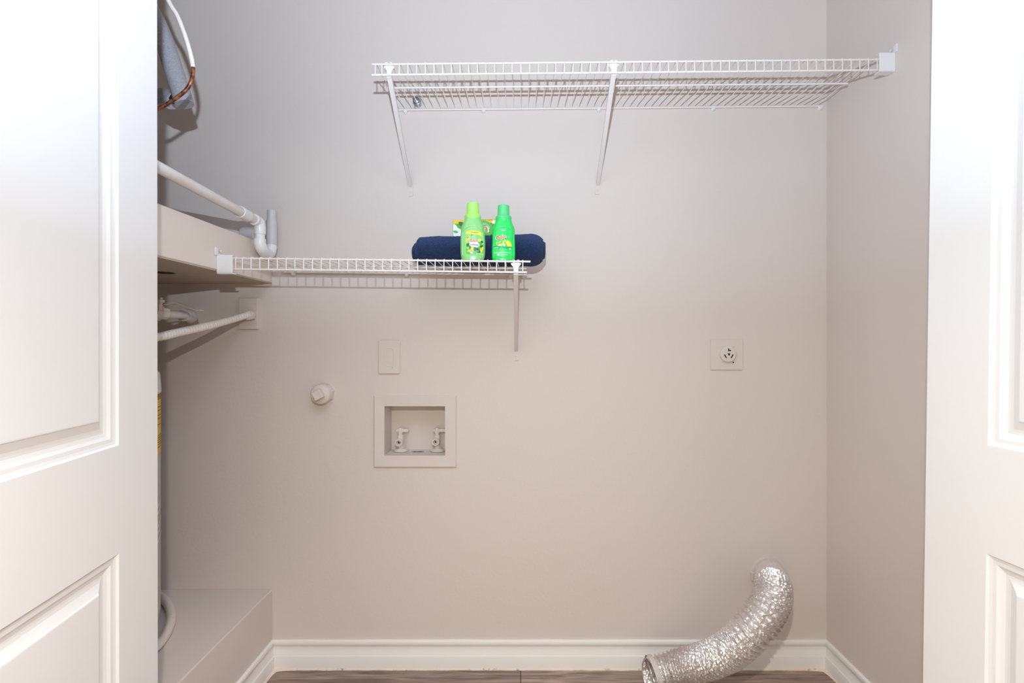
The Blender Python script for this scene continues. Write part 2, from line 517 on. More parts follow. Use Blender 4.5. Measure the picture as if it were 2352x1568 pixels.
# ------------------------------------------------------------------ wire shelves
def wire_shelf(rootname, loc, label, xa, xb, z_a, z_b, yf, yr, lipx, endside, brace_xs, clip_xs, brace_drop, midx, rearx):
    """shelf from xa to xb; deck height z_a at xa and z_b at xb"""
    root = thing(rootname, loc, label, 'shelf')
    zx = lambda x: z_a + (z_b - z_a) * (x - xa) / (xb - xa)
    rr, rw = 0.0015, 0.0029
    lip = 0.031
    b = MB()
    n = int(round((xb - xa - 0.012) / 0.0249))
    for i in range(n + 1):
        x = xa + (0.006 if i == 0 else 0) + i * (xb - xa - 0.012) / n
        z = zx(x) + rw + rr
        for dx in (0,):
            b.tube([(x, yr + 0.003, z - 0.004), (x, yr, z), (x, yf + 0.003, z), (x, yf - 0.003, z - 0.002), (x, yf - 0.0046, z - 0.006), (x, yf - 0.0046, zx(x) - lip - 0.002)], rr, 6)
    b.build('wire_grid', M_wire, root, smooth=60)
    for nm, y, dz, r_, x0, x1 in (('front_wire', yf, 0, rw, xa - lipx[0], xb + lipx[1]), ('lip_wire', yf - 0.0015, -lip, rw, xa - lipx[0], xb + lipx[2]),
                                  ('middle_wire', midx[2], 0, rw, xa + midx[0], xb - midx[1]), ('back_wire', yr, 0, rw, xa + rearx[0], xb - rearx[1])):
        b = MB()
        k = 8
        b.tube([(x0 + (x1 - x0) * i / k, y, zx(x0 + (x1 - x0) * i / k) + dz) for i in range(k + 1)], r_, 10)
        b.build(nm, M_wire, root, smooth=60)
    # diagonal support braces
    for bx in brace_xs:
        zt = zx(bx)
        zw = zt - brace_drop
        # U channel from lip wire to wall
        b = MB()
        A = Vector((bx, yf + 0.003, zt - lip - 0.003)); B_ = Vector((bx - 0.002, D - 0.006, zw + 0.014))
        T = (B_ - A).normalized(); U = Vector((1, 0, 0)); N = U.cross(T).normalized()
        if N.y > 0: N = -N
        def sec(p, hw, dp, t):
            q = [(-hw, -dp), (-hw, 0), (hw, 0), (hw, -dp), (hw - t, -dp), (hw - t, -t), (-hw + t, -t), (-hw + t, -dp)]
            return [p + U * a + N * c for a, c in q]
        L = (B_ - A).length
        b.rings([sec(A + T * (L * f), hw, 0.010, 0.0018) for f, hw in ((0, 0.0068), (0.05, 0.0068), (0.9, 0.0062), (1.0, 0.0055))])
        br = b.build('support_brace', M_brace, root)
        # clip hooked over the front wires
        b = MB()
        b.rings([[Vector((bx + a * s, yf + 0.0035 + dy, z_)) for a, dy in ((-1, 0), (1, 0), (1, 0.003), (-1, 0.003))]
                 for s, z_ in ((0.0066, zt - lip - 0.006), (0.0066, zt - 0.020), (0.0085, zt - 0.014), (0.0145, zt - 0.0075), (0.0145, zt - 0.0042))])
        b.box((bx - 0.010, yf - 0.0040, zt + 0.0024), (bx - 0.0025, yf + 0.0068, zt + 0.0045), bev=0.0008)
        b.box((bx + 0.0025, yf - 0.0040, zt + 0.0024), (bx + 0.010, yf + 0.0068, zt + 0.0045), bev=0.0008)
        b.box((bx - 0.010, yf + 0.0036, zt - 0.006), (bx + 0.010, yf + 0.0066, zt + 0.0030))
        b.build('brace_hook', M_plast, br)
        b = MB()
        hw, hh = 0.0095, 0.017
        pts = []
        for a, (cx, cz) in zip((0, 90, 180, 270), ((hw, hh), (-hw, hh), (-hw, -hh), (hw, -hh))):
            rr_ = 0.005
            for k in range(5):
                an = R(a + 90 * k / 4)
                sx = cx - math.copysign(rr_, cx); sz = cz - math.copysign(rr_, cz)
                pts.append((sx + rr_ * math.cos(an), sz + rr_ * math.sin(an)))
        b.rings([[Vector((bx - 0.002 + a, y, zw + c)) for a, c in pts] for y in (D, D - 0.003)])
        b.build('foot_plate', M_wallp, br)
        b = MB(); b.lathe([(0.0035, 0), (0.0035, 0.0015), (0.002, 0.0022)], (bx - 0.002, D - 0.003, zw - 0.003), (0, -1, 0), n=10)
        b.build('screw', M_wallp, br, smooth=40)
    # wall clips
    for cx in clip_xs:
        b = MB(); z = zx(cx)
        b.lathe([(0.0075, 0), (0.0075, 0.004), (0.006, 0.009), (0.003, 0.011)], (cx, D, z - 0.005), (0, -1, 0), n=12)
        b.rings([[Vector((cx + a, yr - 0.005, z + c_)) for a, c_ in ((-0.006, 0.001), (0.006, 0.001), (0.0035, -0.008), (0, -0.011), (-0.0035, -0.008))],
                 [Vector((cx + a, D, z + c_)) for a, c_ in ((-0.006, 0.001), (0.006, 0.001), (0.0035, -0.008), (0, -0.011), (-0.0035, -0.008))]])
        b.build('wall_clip', M_plast, root, smooth=40)
    # end bracket screwed to the side wall
    s = endside
    xw = XR if s > 0 else XB
    zz = zx(xb if s > 0 else xa)
    b = MB()
    def bx_(x0, x1, y0, y1, z0, z1, bev=0.001):
        b.box((min(xw - s * x0, xw - s * x1), y0, z0), (max(xw - s * x0, xw - s * x1), y1, z1), bev=bev)
    bx_(0.0, 0.0445, yf - 0.026, yf - 0.0225, zz - 0.044, zz + 0.004)      # face
    bx_(0.0, 0.0030, yf - 0.0252, yf + 0.012, zz - 0.0435, zz + 0.0036)       # wall flange
    bx_(0.0, 0.0440, yf - 0.0255, yf - 0.002, zz - 0.047, zz - 0.0440)      # tray under the lip wire
    bx_(0.0, 0.0440, yf - 0.0255, yf - 0.012, zz + 0.0036, zz + 0.0062)
    bx_(0.0, 0.0034, yf - 0.036, yf - 0.022, zz + 0.0045, zz + 0.026)       # screw tab
    bx_(0.0, 0.0028, yf - 0.0248, yf + 0.010, zz + 0.0062, zz + 0.011)
    b.build('end_bracket', M_plast, root)
    b = MB(); b.lathe([(0.004, 0), (0.004, 0.0015), (0.002, 0.002)], (xw - s * 0.0035, yf - 0.012, zz + 0.018), (-s, 0, 0), n=10)
    b.build('screw', M_plast, root, smooth=40)
    return root, zx

YF, YR = 1.48, 1.773
wire_shelf('wire_shelf', (0.3, YR, ZC + 0.80), 'long white wire shelf high on the wall, reaching the right wall, two braces', -0.4215, 1.030, ZC + 0.792, ZC + 0.806, YF, YR,
           (0.004, 0.0, -0.004), +1, [(893 - VX) / F * YF, (1410 - VX) / F * YF], [(c - VX) / F * D for c in (932, 1111, 1375, 1637, 1882)],
           0.277, (0.006, 0.006, 1.618), (0.004, 0.0))
_, zlow = wire_shelf('wire_shelf', (-0.4, YR, ZC + 0.23), 'shorter white wire shelf holding the bottles and rolled towel, one brace', -0.8200, 0.018, ZC + 0.2365, ZC + 0.2275, YF, YR,
           (0.004, 0.010, 0.0), -1, [(1185 - VX) / F * YF], [(c - VX) / F * D for c in (675, 935, 1172, 1202)],
           0.277, (0.0, 0.0, 1.618), (0.0, 0.0))

# ------------------------------------------------------------------ wall fixtures
# blank plate
def plate(name, label, cat, x0, x1, y0, y1, th=0.006, bev=0.003):
    a, c = P(x0, y1, D), P(x1, y0, D)
    root = thing(name, ((a.x + c.x) / 2, D, (a.z + c.z) / 2), label, cat)
    b = MB(); b.box((a.x, D - th, a.z), (c.x, D, c.z), bev=bev)
    b.build('face_plate', M_wallp, root)
    return root, a, c
root, a, c = plate('outlet_cover', 'beige-painted rectangular cover plate on the wall above the washer box', 'wall plate', 870, 919.5, 781, 858, 0.007, 0.003)
b = MB()
cx, cz = (a.x + c.x) / 2, (a.z + c.z) / 2
def rrect(hw, hh, r, n=5):
    pts = []
    for a0, sx, sz in ((0, 1, 1), (90, -1, 1), (180, -1, -1), (270, 1, -1)):
        for k in range(n):
            an = R(a0 + 90 * k / (n - 1))
            pts.append((sx * (hw - r) + r * math.cos(an), sz * (hh - r) + r * math.sin(an)))
    return pts
pr = rrect(0.0165, 0.033, 0.012)
b.rings([[Vector((cx + u * s, D - y, cz + v * s)) for u, v in pr] for s, y in ((1, 0.006), (1, 0.0078), (0.93, 0.0082), (0.85, 0.0074))])
b.build('raised_panel', M_wallp, root)
b = MB(); b.lathe([(0.0022, 0), (0.0015, 0.0012)], (cx + 0.011, D - 0.0068, cz - 0.036), (0, -1, 0), n=8); b.build('screw', M_lever, root)

# junction plate behind the flexible conduit
jroot, a, c = plate('junction_cover', 'beige-painted blank plate where the ribbed flexible conduit enters the wall', 'wall plate', 552, 595.5, 684.5, 756, 0.011, 0.002)

# range outlet
root, a, c = plate('dryer_outlet', 'large square outlet plate with round three-slot socket on the right', 'outlet', 1631, 1705, 779, 849, 0.005, 0.0015)
cc = P(1669.5, 813, D)
b = MB(); rO = 18.3 / F * D
b.lathe([(rO, 0), (rO, 0.010), (rO - 0.0015, 0.0115), (rO - 0.004, 0.0118)], (cc.x, D - 0.003, cc.z), (0, -1, 0), n=48)
b.build('socket', M_plast if False else M_wallp, root, smooth=40)
def slot(poly):
    b = MB()
    k = 1.0 / 14.26 / F * D    # crop units to metres
    b.rings([[Vector((cc.x + (x - 990) * k, y, cc.z - (z - 755) * k)) for x, z in poly] for y in (D - 0.0151, D - 0.012)])
    b.build('slot', M_slot, root)
slot([(975, 570), (1015, 570), (1015, 622), (1075, 615), (1062, 655), (975, 655)])
slot([(955, 728), (1052, 728), (1005, 812)])
slot([(840, 770), (872, 755), (935, 870), (905, 885)])
slot([(1120, 755), (1155, 768), (1085, 885), (1055, 872)])
for sx, sz in ((-1, 1), (1, 1), (-1, -1)):
    b = MB(); b.lathe([(0.0032, 0), (0.0032, 0.0014), (0.002, 0.002)], (cc.x + sx * 0.0222, D - 0.005, cc.z + sz * 0.0283 - 0.001), (0, -1, 0), n=12)
    b.build('screw', M_wallp, root, smooth=40)
b = MB(); b.lathe([(0.0024, 0), (0.0024, 0.0008)], (cc.x + 0.0196, D - 0.005, cc.z - 0.0285), (0, -1, 0), n=12); b.build('screw_hole', M_slot, root)

# drain cleanout plug
c = P(745, 903, D)
root = thing('cleanout_plug', (c.x, D, c.z), 'beige-painted round pipe plug with a square head, left of the washer box', 'pipe plug')
b = MB()
b.lathe([(0.037, 0), (0.0365, 0.006), (0.035, 0.010), (0.035, 0.020)], (c.x, D, c.z), (0, -1, 0), n=8, rot=0.25)
b.lathe([(0.0335, 0.010), (0.0335, 0.036), (0.031, 0.040), (0.029, 0.041)], (c.x, D, c.z), (0, -1, 0), n=40)
b.build('plug_body', M_wallp, root, smooth=35)
b = MB()
Mx = Matrix.Translation(Vector((c.x, D, c.z))) @ Matrix.Rotation(R(-28), 4, 'Y')
b.box((-0.0145, -0.066, -0.0145), (0.0145, -0.038, 0.0145), bev=0.002, M=Mx)
b.build('square_head', M_wallp, root)

# ------------------------------------------------------------------ washer box
a, c = P(860, 1072, D), P(1048.5, 908, D)
root = thing('washer_outlet_box', ((a.x + c.x) / 2, D, a.z), 'beige-painted recessed washing machine outlet box with two valves inside', 'outlet box')
b = MB()
th = 0.009
# frame ring with bevel
O = [(a.x, a.z), (c.x, a.z), (c.x, c.z), (a.x, c.z)]
I = [(hx0, hz0), (hx1, hz0), (hx1, hz1), (hx0, hz1)]
def off(pl, d):
    sx = (1, -1, -1, 1); sz = (1, 1, -1, -1)
    return [(p[0] + sx[i] * d, p[1] + sz[i] * d) for i, p in enumerate(pl)]
b.rings([[Vector((x, y, z)) for x, z in pl] for pl, y in ((O, D), (O, D - th + 0.003), (off(O, 0.003), D - th), (I, D - th + 0.002), (off(I, 0.001), D + 0.09))], cap0=False, cap1=True)
b.build('frame', M_wallp, root)
def valve(px, py):
    Yv = 1.83
    p = P(px, py, Yv)   # centre of the outlet
    zb_ = hz0 + 0.002
    vr = MB()
    vr.lathe([(0.026, 0), (0.026, 0.003), (0.020, 0.007), (0.019, 0.009)], (p.x + 0.004, Yv + 0.012, zb_), n=24)
    vr.lathe([(0.0125, 0.008), (0.0125, 0.020), (0.010, 0.021), (0.010, 0.028)], (p.x + 0.004, Yv + 0.012, zb_), n=6)
    vr.lathe([(0.011, 0.024), (0.012, 0.040), (0.011, 0.056), (0.008, 0.058), (0.008, 0.066)], (p.x + 0.002, Yv + 0.010, zb_), n=20)
    v = vr.build('valve', M_wallp, root, smooth=40)
    b = MB()   # outlet ring facing the room
    b.lathe([(0.0118, 0.0), (0.0135, 0.010), (0.0135, 0.018), (0.012, 0.0195), (0.0085, 0.0195), (0.0075, 0.010), (0.0070, 0.008)], (p.x, Yv + 0.008, p.z), (0, -1, 0), n=28)
    b.build('hose_outlet', M_wallp, v, smooth=35)
    b = MB(); b.lathe([(0.0045, 0), (0.0045, 0.0012)], (p.x, Yv - 0.0002 , p.z), (0, -1, 0), n=14); b.build('outlet_bore', M_dark, v)
    b = MB()
    zt = zb_ + 0.068
    b.box((p.x - 0.013, Yv + 0.004, zt - 0.001), (p.x + 0.032, Yv + 0.016, zt + 0.011), bev=0.003)
    b.lathe([(0.009, -0.004), (0.0095, 0.006), (0.007, 0.017), (0.004, 0.018)], (p.x + 0.002, Yv + 0.010, zt - 0.002), n=14)
    b.build('handle', M_wallp, v, smooth=40)
valve(917, 1015.5)
valve(1001.5, 1014)
b = MB()    # dark slot and lint along the bottom of the box
q = P(960, 1041.5, 1.83)
b.rings([[Vector((q.x + t * 0.022, 1.825 + 0.004 * s, hz0 + 0.0026)) for t, s in ((-1, 0), (-0.6, 1), (-0.1, 0.5), (0.3, 1.2), (0.9, 0.8), (1, 0), (0.4, -0.6), (-0.5, -0.7))],
         [Vector((q.x + t * 0.022, 1.825 + 0.004 * s, hz0 + 0.0032)) for t, s in ((-1, 0), (-0.6, 1), (-0.1, 0.5), (0.3, 1.2), (0.9, 0.8), (1, 0), (0.4, -0.6), (-0.5, -0.7))]])
b.build('drain_slot', M_dark, root)

# ------------------------------------------------------------------ metal connector poking from the wall behind the top shelf
c = P(961, 240, D)
root = thing('cable_connector', (c.x, D, c.z), 'small silver metal cable connector on the wall behind the upper wire shelf', 'connector')
b = MB()
ax = Vector((-0.05, -1, 0.05))
b.lathe([(0.011, -0.004), (0.011, 0.014), (0.0135, 0.016), (0.0135, 0.023), (0.0105, 0.025), (0.0105, 0.034), (0.0085, 0.035), (0.0075, 0.016)], c, ax, n=18)
b.build('connector_body', M_galv, root, smooth=30)
b = MB(); b.tube([c + Vector((-0.004, -0.030, -0.012)), c + Vector((-0.008, -0.022, -0.016)), c + Vector((-0.009, -0.010, -0.018))], 0.0016, 6)
b.build('clamp_screw', M_galv, root)

# ------------------------------------------------------------------ bottles
def bottle(name, label, cx, cy, H, prof, depth, collar, cap, mb_, mc_, yaw, arch, label_fn, hex_=2.6):
    """prof: (height, half width). collar/cap: (z0, z1, r)"""
    z0 = zlow(cx) + 0.0031 + 0.0032 + 0.0008
    root = thing(name, (cx, cy, z0), label, 'bottle')
    def A(v):
        for (h0, a0), (h1, a1) in zip(prof[:-1], prof[1:]):
            if v <= h1:
                return a0 + (a1 - a0) * (v - h0) / (h1 - h0)
        return prof[-1][1]
    top = prof[-1][0]
    A0_ = A
    def A(v):
        if v < 0.003 or v > top - 0.002: return A0_(max(0, v))
        hw = min(0.004, v, top - v)
        return sum(A0_(v + hw * q / 3) for q in range(-3, 4)) / 7
    def Bd(v):
        a = A(v)
        nk = collar[2] * 0.97
        return nk + (depth - nk) * max(0.0, min(1.0, (a - nk) / (max(p[1] for p in prof) - nk)))if a > nk else a * 0.9
    cy_, sy_ = math.cos(yaw), math.sin(yaw)
    def xf(x, y, z):
        return Vector((cx + x * cy_ - y * sy_, cy + x * sy_ + y * cy_, z0 + z))
    def inset(x, v):
        # recessed label panel below a rounded arch
        aw, v0, v1 = arch
        if v < v0: return 0
        lim = v1 - 0.018 * (abs(x) / aw) ** 2.2
        e = min((lim - v) / 0.0015, (aw - abs(x)) / 0.002, (v - v0) / 0.003)
        return 0.0019 * max(0, min(1, e))
    def front(x, v, e=0.0):
        a, bd = A(v), Bd(v)
        t = min(0.999, abs(x) / a)
        y = -bd * (1 - t ** hex_) ** (1 / hex_)
        return xf(x, y - e + inset(x, v), v)
    b = MB()
    nz, na = 90, 120
    rings = []
    for i in range(nz + 1):
        v = top * i / nz
        a, bd = A(v), Bd(v)
        ring = []
        for k in range(na):
            t = 2 * PI * k / na
            ct, st = math.cos(t), math.sin(t)
            x = a * math.copysign(abs(ct) ** (2 / hex_), ct)
            y = bd * math.copysign(abs(st) ** (2 / hex_), st)
            ins = inset(x, v) if y < 0 else 0
            ring.append(xf(x, y + ins, v))
        rings.append(ring)
    b.rings(rings)
    b.build('bottle_body', mb_, root, smooth=50)
    b = MB()
    cz0, cz1, cr = collar
    o3 = xf(0, 0, 0)
    b.lathe([(cr, cz0), (cr, cz0 + (cz1 - cz0) * 0.42), (cr * 1.025, cz0 + (cz1 - cz0) * 0.45), (cr * 1.025, cz1 - 0.002), (cr * 0.96, cz1), (cr * 0.75, cz1)], o3, n=48)
    b.build('collar', mc_, root, smooth=30)
    b = MB()
    n = 72
    c0, c1, r = cap
    rg = []
    for rr_, h in ((r * 1.04, c0 - 0.002), (r * 1.03, c0 + 0.001), (r, c1 - 0.003), (r * 0.985, c1 - 0.0012), (r * 0.94, c1), (r * 0.3, c1 - 0.0004)):
        rg.append([o3 + Vector((math.cos(2 * PI * k / n), math.sin(2 * PI * k / n), 0)) * (rr_ * (1 + (0.012 if k % 3 == 0 and h < c1 - 0.002 else 0))) + Vector((0, 0, h)) for k in range(n)])
    b.rings(rg)
    b.build('cap', mc_, root, smooth=50)
    label_fn(root, front)
    return root

def patch(parent, name, m, fn, poly, e, rings=5, c=None):
    """star-shaped outline mapped on the surface fn(u, v, e)"""
    # densify
    pts = []
    for i, p in enumerate(poly):
        q = poly[(i + 1) % len(poly)]
        d = math.hypot(q[0] - p[0], q[1] - p[1]); k = max(1, int(d / 0.003))
        for j in range(k):
            pts.append((p[0] + (q[0] - p[0]) * j / k, p[1] + (q[1] - p[1]) * j / k))
    if c is None:
        c = (sum(p[0] for p in pts) / len(pts), sum(p[1] for p in pts) / len(pts))
    b = MB()
    rg = []
    for r in range(rings, 0, -1):
        s = r / rings
        rg.append([fn(c[0] + (p[0] - c[0]) * s, c[1] + (p[1] - c[1]) * s, e) for p in pts])
    vr = b.rings(rg, cap0=False, cap1=False)
    cv = b.bm.verts.new(fn(c[0], c[1], e))
    for i in range(len(pts)):
        b.face([vr[-1][i], vr[-1][(i + 1) % len(pts)], cv])
    return b.build(name, m, parent, smooth=60)

def ell(cx, cz, a, b_, rot=0, n=24):
    r = R(rot)
    return [(cx + a * math.cos(t) * math.cos(r) - b_ * math.sin(t) * math.sin(r), cz + a * math.cos(t) * math.sin(r) + b_ * math.sin(t) * math.cos(r))
            for t in [2 * PI * k / n for k in range(n)]]
def leaf(cx, cz, l, wd, rot):
    r = R(rot); out = []
    for k in range(13):
        t = k / 12; x = (t - 0.5) * l; y = wd * math.sin(PI * t) ** 0.8
        out.append((x, y))
    for k in range(11, 0, -1):
        t = k / 12; out.append(((t - 0.5) * l, -wd * math.sin(PI * t) ** 0.8))
    return [(cx + x * math.cos(r) - y * math.sin(r), cz + x * math.sin(r) + y * math.cos(r)) for x, y in out]

def text_mesh(parent, name, m, s, size, fn, cx, cz, e, bold=0.0, shear=0.0, rot=0.0, width=None):
    cu = bpy.data.curves.new('lettering', 'FONT')
    cu.body = s; cu.size = size; cu.offset = bold * size; cu.shear = shear
    cu.align_x = 'CENTER'; cu.align_y = 'CENTER'; cu.resolution_u = 4
    to = bpy.data.objects.new('lettering', cu)
    COL.objects.link(to)
    dg = bpy.context.evaluated_depsgraph_get(); dg.update()
    me = bpy.data.meshes.new_from_object(to.evaluated_get(dg))
    bpy.data.objects.remove(to)
    xs_ = [v.co.x for v in me.vertices]; ys_ = [v.co.y for v in me.vertices]
    mx_, my_ = (max(xs_) + min(xs_)) / 2, (max(ys_) + min(ys_)) / 2
    sx = 1.0 if width is None else width / (max(xs_) - min(xs_))
    b = MB(); b.bm.from_mesh(me)
    bmesh.ops.triangulate(b.bm, faces=b.bm.faces[:])
    cr, sr = math.cos(R(rot)), math.sin(R(rot))
    for v in b.bm.verts:
        x, y = (v.co.x - mx_) * sx, v.co.y - my_
        v.co = fn(cx + x * cr - y * sr, cz + x * sr + y * cr, e)
    bpy.data.meshes.remove(me)
    return b.build(name, m, parent, recalc=False)

def label1(root, fn):
    k = 0.0001274     # crop-5 pixel in metres; origin at the bottle centre line x=553, foot y=1445
    X = lambda x: (x - 553) * k
    Z = lambda y: (1445 - y) * k
    base = patch(root, 'front_label', M_b1, fn, [(X(x), Z(y)) for x, y in ((390, 800), (470, 765), (560, 758), (660, 770), (760, 815), (800, 900), (805, 1325), (790, 1340), (430, 1318), (392, 1280), (380, 1050))], 0.0004)
    patch(base, 'green_field', M_lgrn, fn, [(X(x), Z(y)) for x, y in ((395, 1190), (430, 1080), (540, 1010), (680, 1020), (800, 1090), (808, 1330), (430, 1318), (400, 1290))], 0.0006)
    patch(base, 'yellow_band', M_lyel, fn, [(X(x), Z(y)) for x, y in ((385, 850), (400, 812), (470, 782), (560, 775), (660, 788), (740, 812), (765, 870), (762, 900), (680, 875), (560, 858), (450, 860))], 0.0008)
    text_mesh(base, 'band_lettering', M_blk, '+ ParamaBoost', 0.0038, fn, X(585), Z(818), 0.0011, bold=0.02, width=0.023, rot=-4)
    for x, y, l, w_, r, m_ in ((445, 955, 110, 30, 120, M_lyel), (410, 1020, 80, 26, 200, M_lyel2), (720, 1000, 100, 32, 60, M_lyel), (540, 1190, 130, 34, 75, M_lyel2),
                               (760, 1190, 130, 30, 125, M_lyel2), (470, 1240, 100, 20, 160, M_lyel), (750, 1240, 90, 22, 100, M_lyel), (510, 1280, 80, 14, 40, M_lyel2)):
        patch(base, 'petal', m_, fn, leaf(X(x), Z(y), l * k, w_ * k, -r), 0.0009)
    for x, y, l, w_, r in ((440, 1105, 90, 34, 60), (480, 1170, 80, 30, 20), (760, 1030, 70, 30, 10), (755, 1130, 80, 26, 30), (650, 1220, 130, 46, 140), (690, 1080, 80, 24, 150), (600, 1200, 100, 30, 80), (438, 940, 50, 10, 80), (530, 885, 45, 8, 70), (690, 1250, 90, 30, 160)):
        patch(base, 'leaf', M_ldgr, fn, leaf(X(x), Z(y), l * k, w_ * k, r), 0.0010)
    patch(base, 'leaf', M_llime, fn, ell(X(445), Z(1180), 30 * k, 26 * k), 0.0011)
    patch(base, 'word_cloud', M_white, fn, [(X(x), Z(y)) for x, y in ((478, 1050), (520, 1035), (600, 1045), (660, 1040), (705, 1075), (712, 1110), (690, 1140), (650, 1168), (610, 1150), (560, 1148), (510, 1130), (480, 1100))], 0.0012)
    text_mesh(base, 'word_outline', M_white, 'Gain', 0.0150, fn, X(575), Z(1000), 0.0014, bold=0.045, width=0.0262, rot=3)
    text_mesh(base, 'brand_word', M_red, 'Gain', 0.0145, fn, X(575), Z(1000), 0.0017, bold=0.018, width=0.0235, rot=3)
    text_mesh(base, 'product_word', M_navyink, 'softener', 0.0070, fn, X(600), Z(1100), 0.0015, bold=0.02, width=0.0240, rot=-2)
    text_mesh(base, 'scent_word', M_white, 'original', 0.0036, fn, X(660), Z(1245), 0.0014, bold=0.02)
    text_mesh(base, 'small_print', M_white, '10 FL OZ (296 mL)', 0.0030, fn, X(705), Z(1303), 0.0012, bold=0.02, width=0.0175, rot=-3)
    patch(base, 'white_badge', M_white, fn, [(X(x), Z(y)) for x, y in ((508, 1262), (550, 1262), (550, 1305), (508, 1303))], 0.0013, 2)

def label2(root, fn):
    k = 0.0001274
    X = lambda x: (x - 1240) * k
    Z = lambda y: (1455 - y) * k
    base = patch(root, 'front_label', M_lmgr, fn, [(X(x), Z(y)) for x, y in ((1000, 1130), (1130, 1140), (1300, 1150), (1425, 1155), (1425, 1195), (1300, 1190), (1120, 1185), (1000, 1175))], 0.0006)
    patch(base, 'yellow_burst', M_llime, fn, [(X(x), Z(y)) for x, y in ((1270, 1000), (1320, 985), (1380, 1030), (1425, 1090), (1430, 1140), (1320, 1148), (1300, 1100), (1265, 1060))], 0.0007)
    patch(base, 'yellow_burst', M_lyel, fn, [(X(x), Z(y)) for x, y in ((1290, 1040), (1340, 1010), (1390, 1060), (1410, 1130), (1360, 1140), (1310, 1120))], 0.0009)
    for x, y, l, w_, r, m_ in ((1090, 1080, 70, 24, 120, M_lyel), (1150, 1050, 90, 26, 30, M_llime), (1180, 1100, 70, 26, 160, M_lyel), (1255, 1010, 90, 22, 70, M_llime), (1225, 1060, 70, 22, 100, M_lyel), (1140, 1110, 80, 20, 10, M_white), (1245, 1110, 60, 28, 90, M_white)):
        patch(base, 'petal', m_, fn, leaf(X(x), Z(y), l * k, w_ * k, r), 0.0009)
    for x, y, l, w_, r in ((1100, 1085, 40, 10, 30), (1190, 1045, 50, 8, 120), (1275, 965, 50, 10, 150), (1230, 985, 40, 6, 80), (1160, 1075, 50, 8, 60)):
        patch(base, 'leaf', M_ldgr, fn, leaf(X(x), Z(y), l * k, w_ * k, r), 0.0012)
    text_mesh(base, 'word_outline', M_white, 'Gain', 0.0175, fn, X(1167), Z(930), 0.0012, bold=0.045, width=0.0315, rot=12)
    text_mesh(base, 'brand_word', M_red, 'Gain', 0.0168, fn, X(1167), Z(930), 0.0016, bold=0.018, width=0.0280, rot=12)
    text_mesh(base, 'scent_word', M_white, 'original', 0.0042, fn, X(1062), Z(1168), 0.0010, bold=0.02, rot=3)
    text_mesh(base, 'volume_line', M_white, 'LIQUID LAUNDRY DETERGENT', 0.0034, fn, X(1200), Z(1285), 0.0008, bold=0.02, width=0.047)
    text_mesh(base, 'volume_line', M_white, '10 FL OZ (296 mL)', 0.0032, fn, X(1265), Z(1332), 0.0008, bold=0.02, width=0.017)
    text_mesh(base, 'load_count', M_white, 'L.', 0.0060, fn, X(1352), Z(915), 0.0008, bold=0.02)
    patch(base, 'white_badge', M_white, fn, [(X(x), Z(y)) for x, y in ((1090, 1308), (1138, 1308), (1138, 1352), (1090, 1350))], 0.0008, 2)
    patch(base, 'white_badge', M_white, fn, ell(X(1380), Z(1195), 26 * k, 14 * k), 0.0012, 2)
    patch(base, 'white_rule', M_llime, fn, [(X(x), Z(y)) for x, y in ((1000, 1378), (1420, 1380), (1420, 1385), (1000, 1383))], 0.0008, 1)
    patch(base, 'white_rule', M_white, fn, [(X(x), Z(y)) for x, y in ((1195, 764), (1275, 764), (1275, 780), (1195, 780))], 0.0008, 1)

Yb = 1.525
hsc = Yb / 1.5
bottle('softener_bottle', 'light green plastic bottle with lime cap, left one before the towel', (1086.2 - VX) / F * Yb, Yb, 0.168,
       [(0.0, 0.0295), (0.002, 0.0318), (0.008, 0.0345), (0.018, 0.0360), (0.031, 0.0368), (0.057, 0.0368), (0.082, 0.0355), (0.095, 0.0342), (0.102, 0.0325), (0.109, 0.0292), (0.116, 0.0260), (0.121, 0.0246), (0.124, 0.0243)], 0.024,
       (0.1215, 0.1355, 0.0238), (0.1355, 0.1695, 0.0176), M_b1, M_c1, R(4), (0.0305, 0.012, 0.098), label1)
bottle('detergent_bottle', 'bright green plastic bottle with green cap, right one before the towel', (1156.5 - VX) / F * Yb, Yb, 0.164,
       [(0.0, 0.0305), (0.002, 0.0325), (0.008, 0.0342), (0.020, 0.0348), (0.036, 0.0346), (0.062, 0.0336), (0.084, 0.0330), (0.092, 0.0330), (0.098, 0.0318), (0.105, 0.0288), (0.112, 0.0255), (0.117, 0.0240), (0.121, 0.0235)], 0.024,
       (0.1165, 0.1315, 0.0233), (0.1315, 0.1635, 0.0172), M_b2, M_c2, R(5), (0.0300, 0.006, 0.096), label2)

# ------------------------------------------------------------------ carton behind the towel
Ybx = 1.655
c0 = P(1040, 505, Ybx)
wd, dp = 0.160, 0.040
cz0 = zlow(-0.15) + 0.0063 + 0.1015
hgt = c0.z - cz0
yaw = R(-6)
root = thing('dryer_sheet_box', (c0.x, Ybx, cz0), 'green and yellow cardboard box resting on the towel, behind the two bottles', 'box')
Mb = Matrix.Translation(Vector((c0.x, Ybx, cz0))) @ Matrix.Rotation(yaw, 4, 'Z')
b = MB(); b.box((0, 0, 0), (wd, dp, hgt), bev=0.0008, M=Mb, seg=1)
b.build('carton', M_box, root)
def bf(u, v, e):
    return Mb @ Vector((u, -e, v))
kk = Ybx / F
U = lambda px: (px - 1040) * kk
def V(py): return hgt - (py - 504.5) * kk
patch(root, 'yellow_band', M_lyel2, bf, [(0.001, hgt - 0.0005), (wd - 0.001, hgt - 0.0005), (wd - 0.001, hgt - 0.0115), (0.001, hgt - 0.0125)], 0.0004, 2)
patch(root, 'white_wave', M_white, bf, [(U(x), V(y)) for x, y in ((1041, 513), (1047, 516), (1052, 523), (1058, 526), (1066, 540), (1060, 548), (1041, 541))], 0.0005, 3)
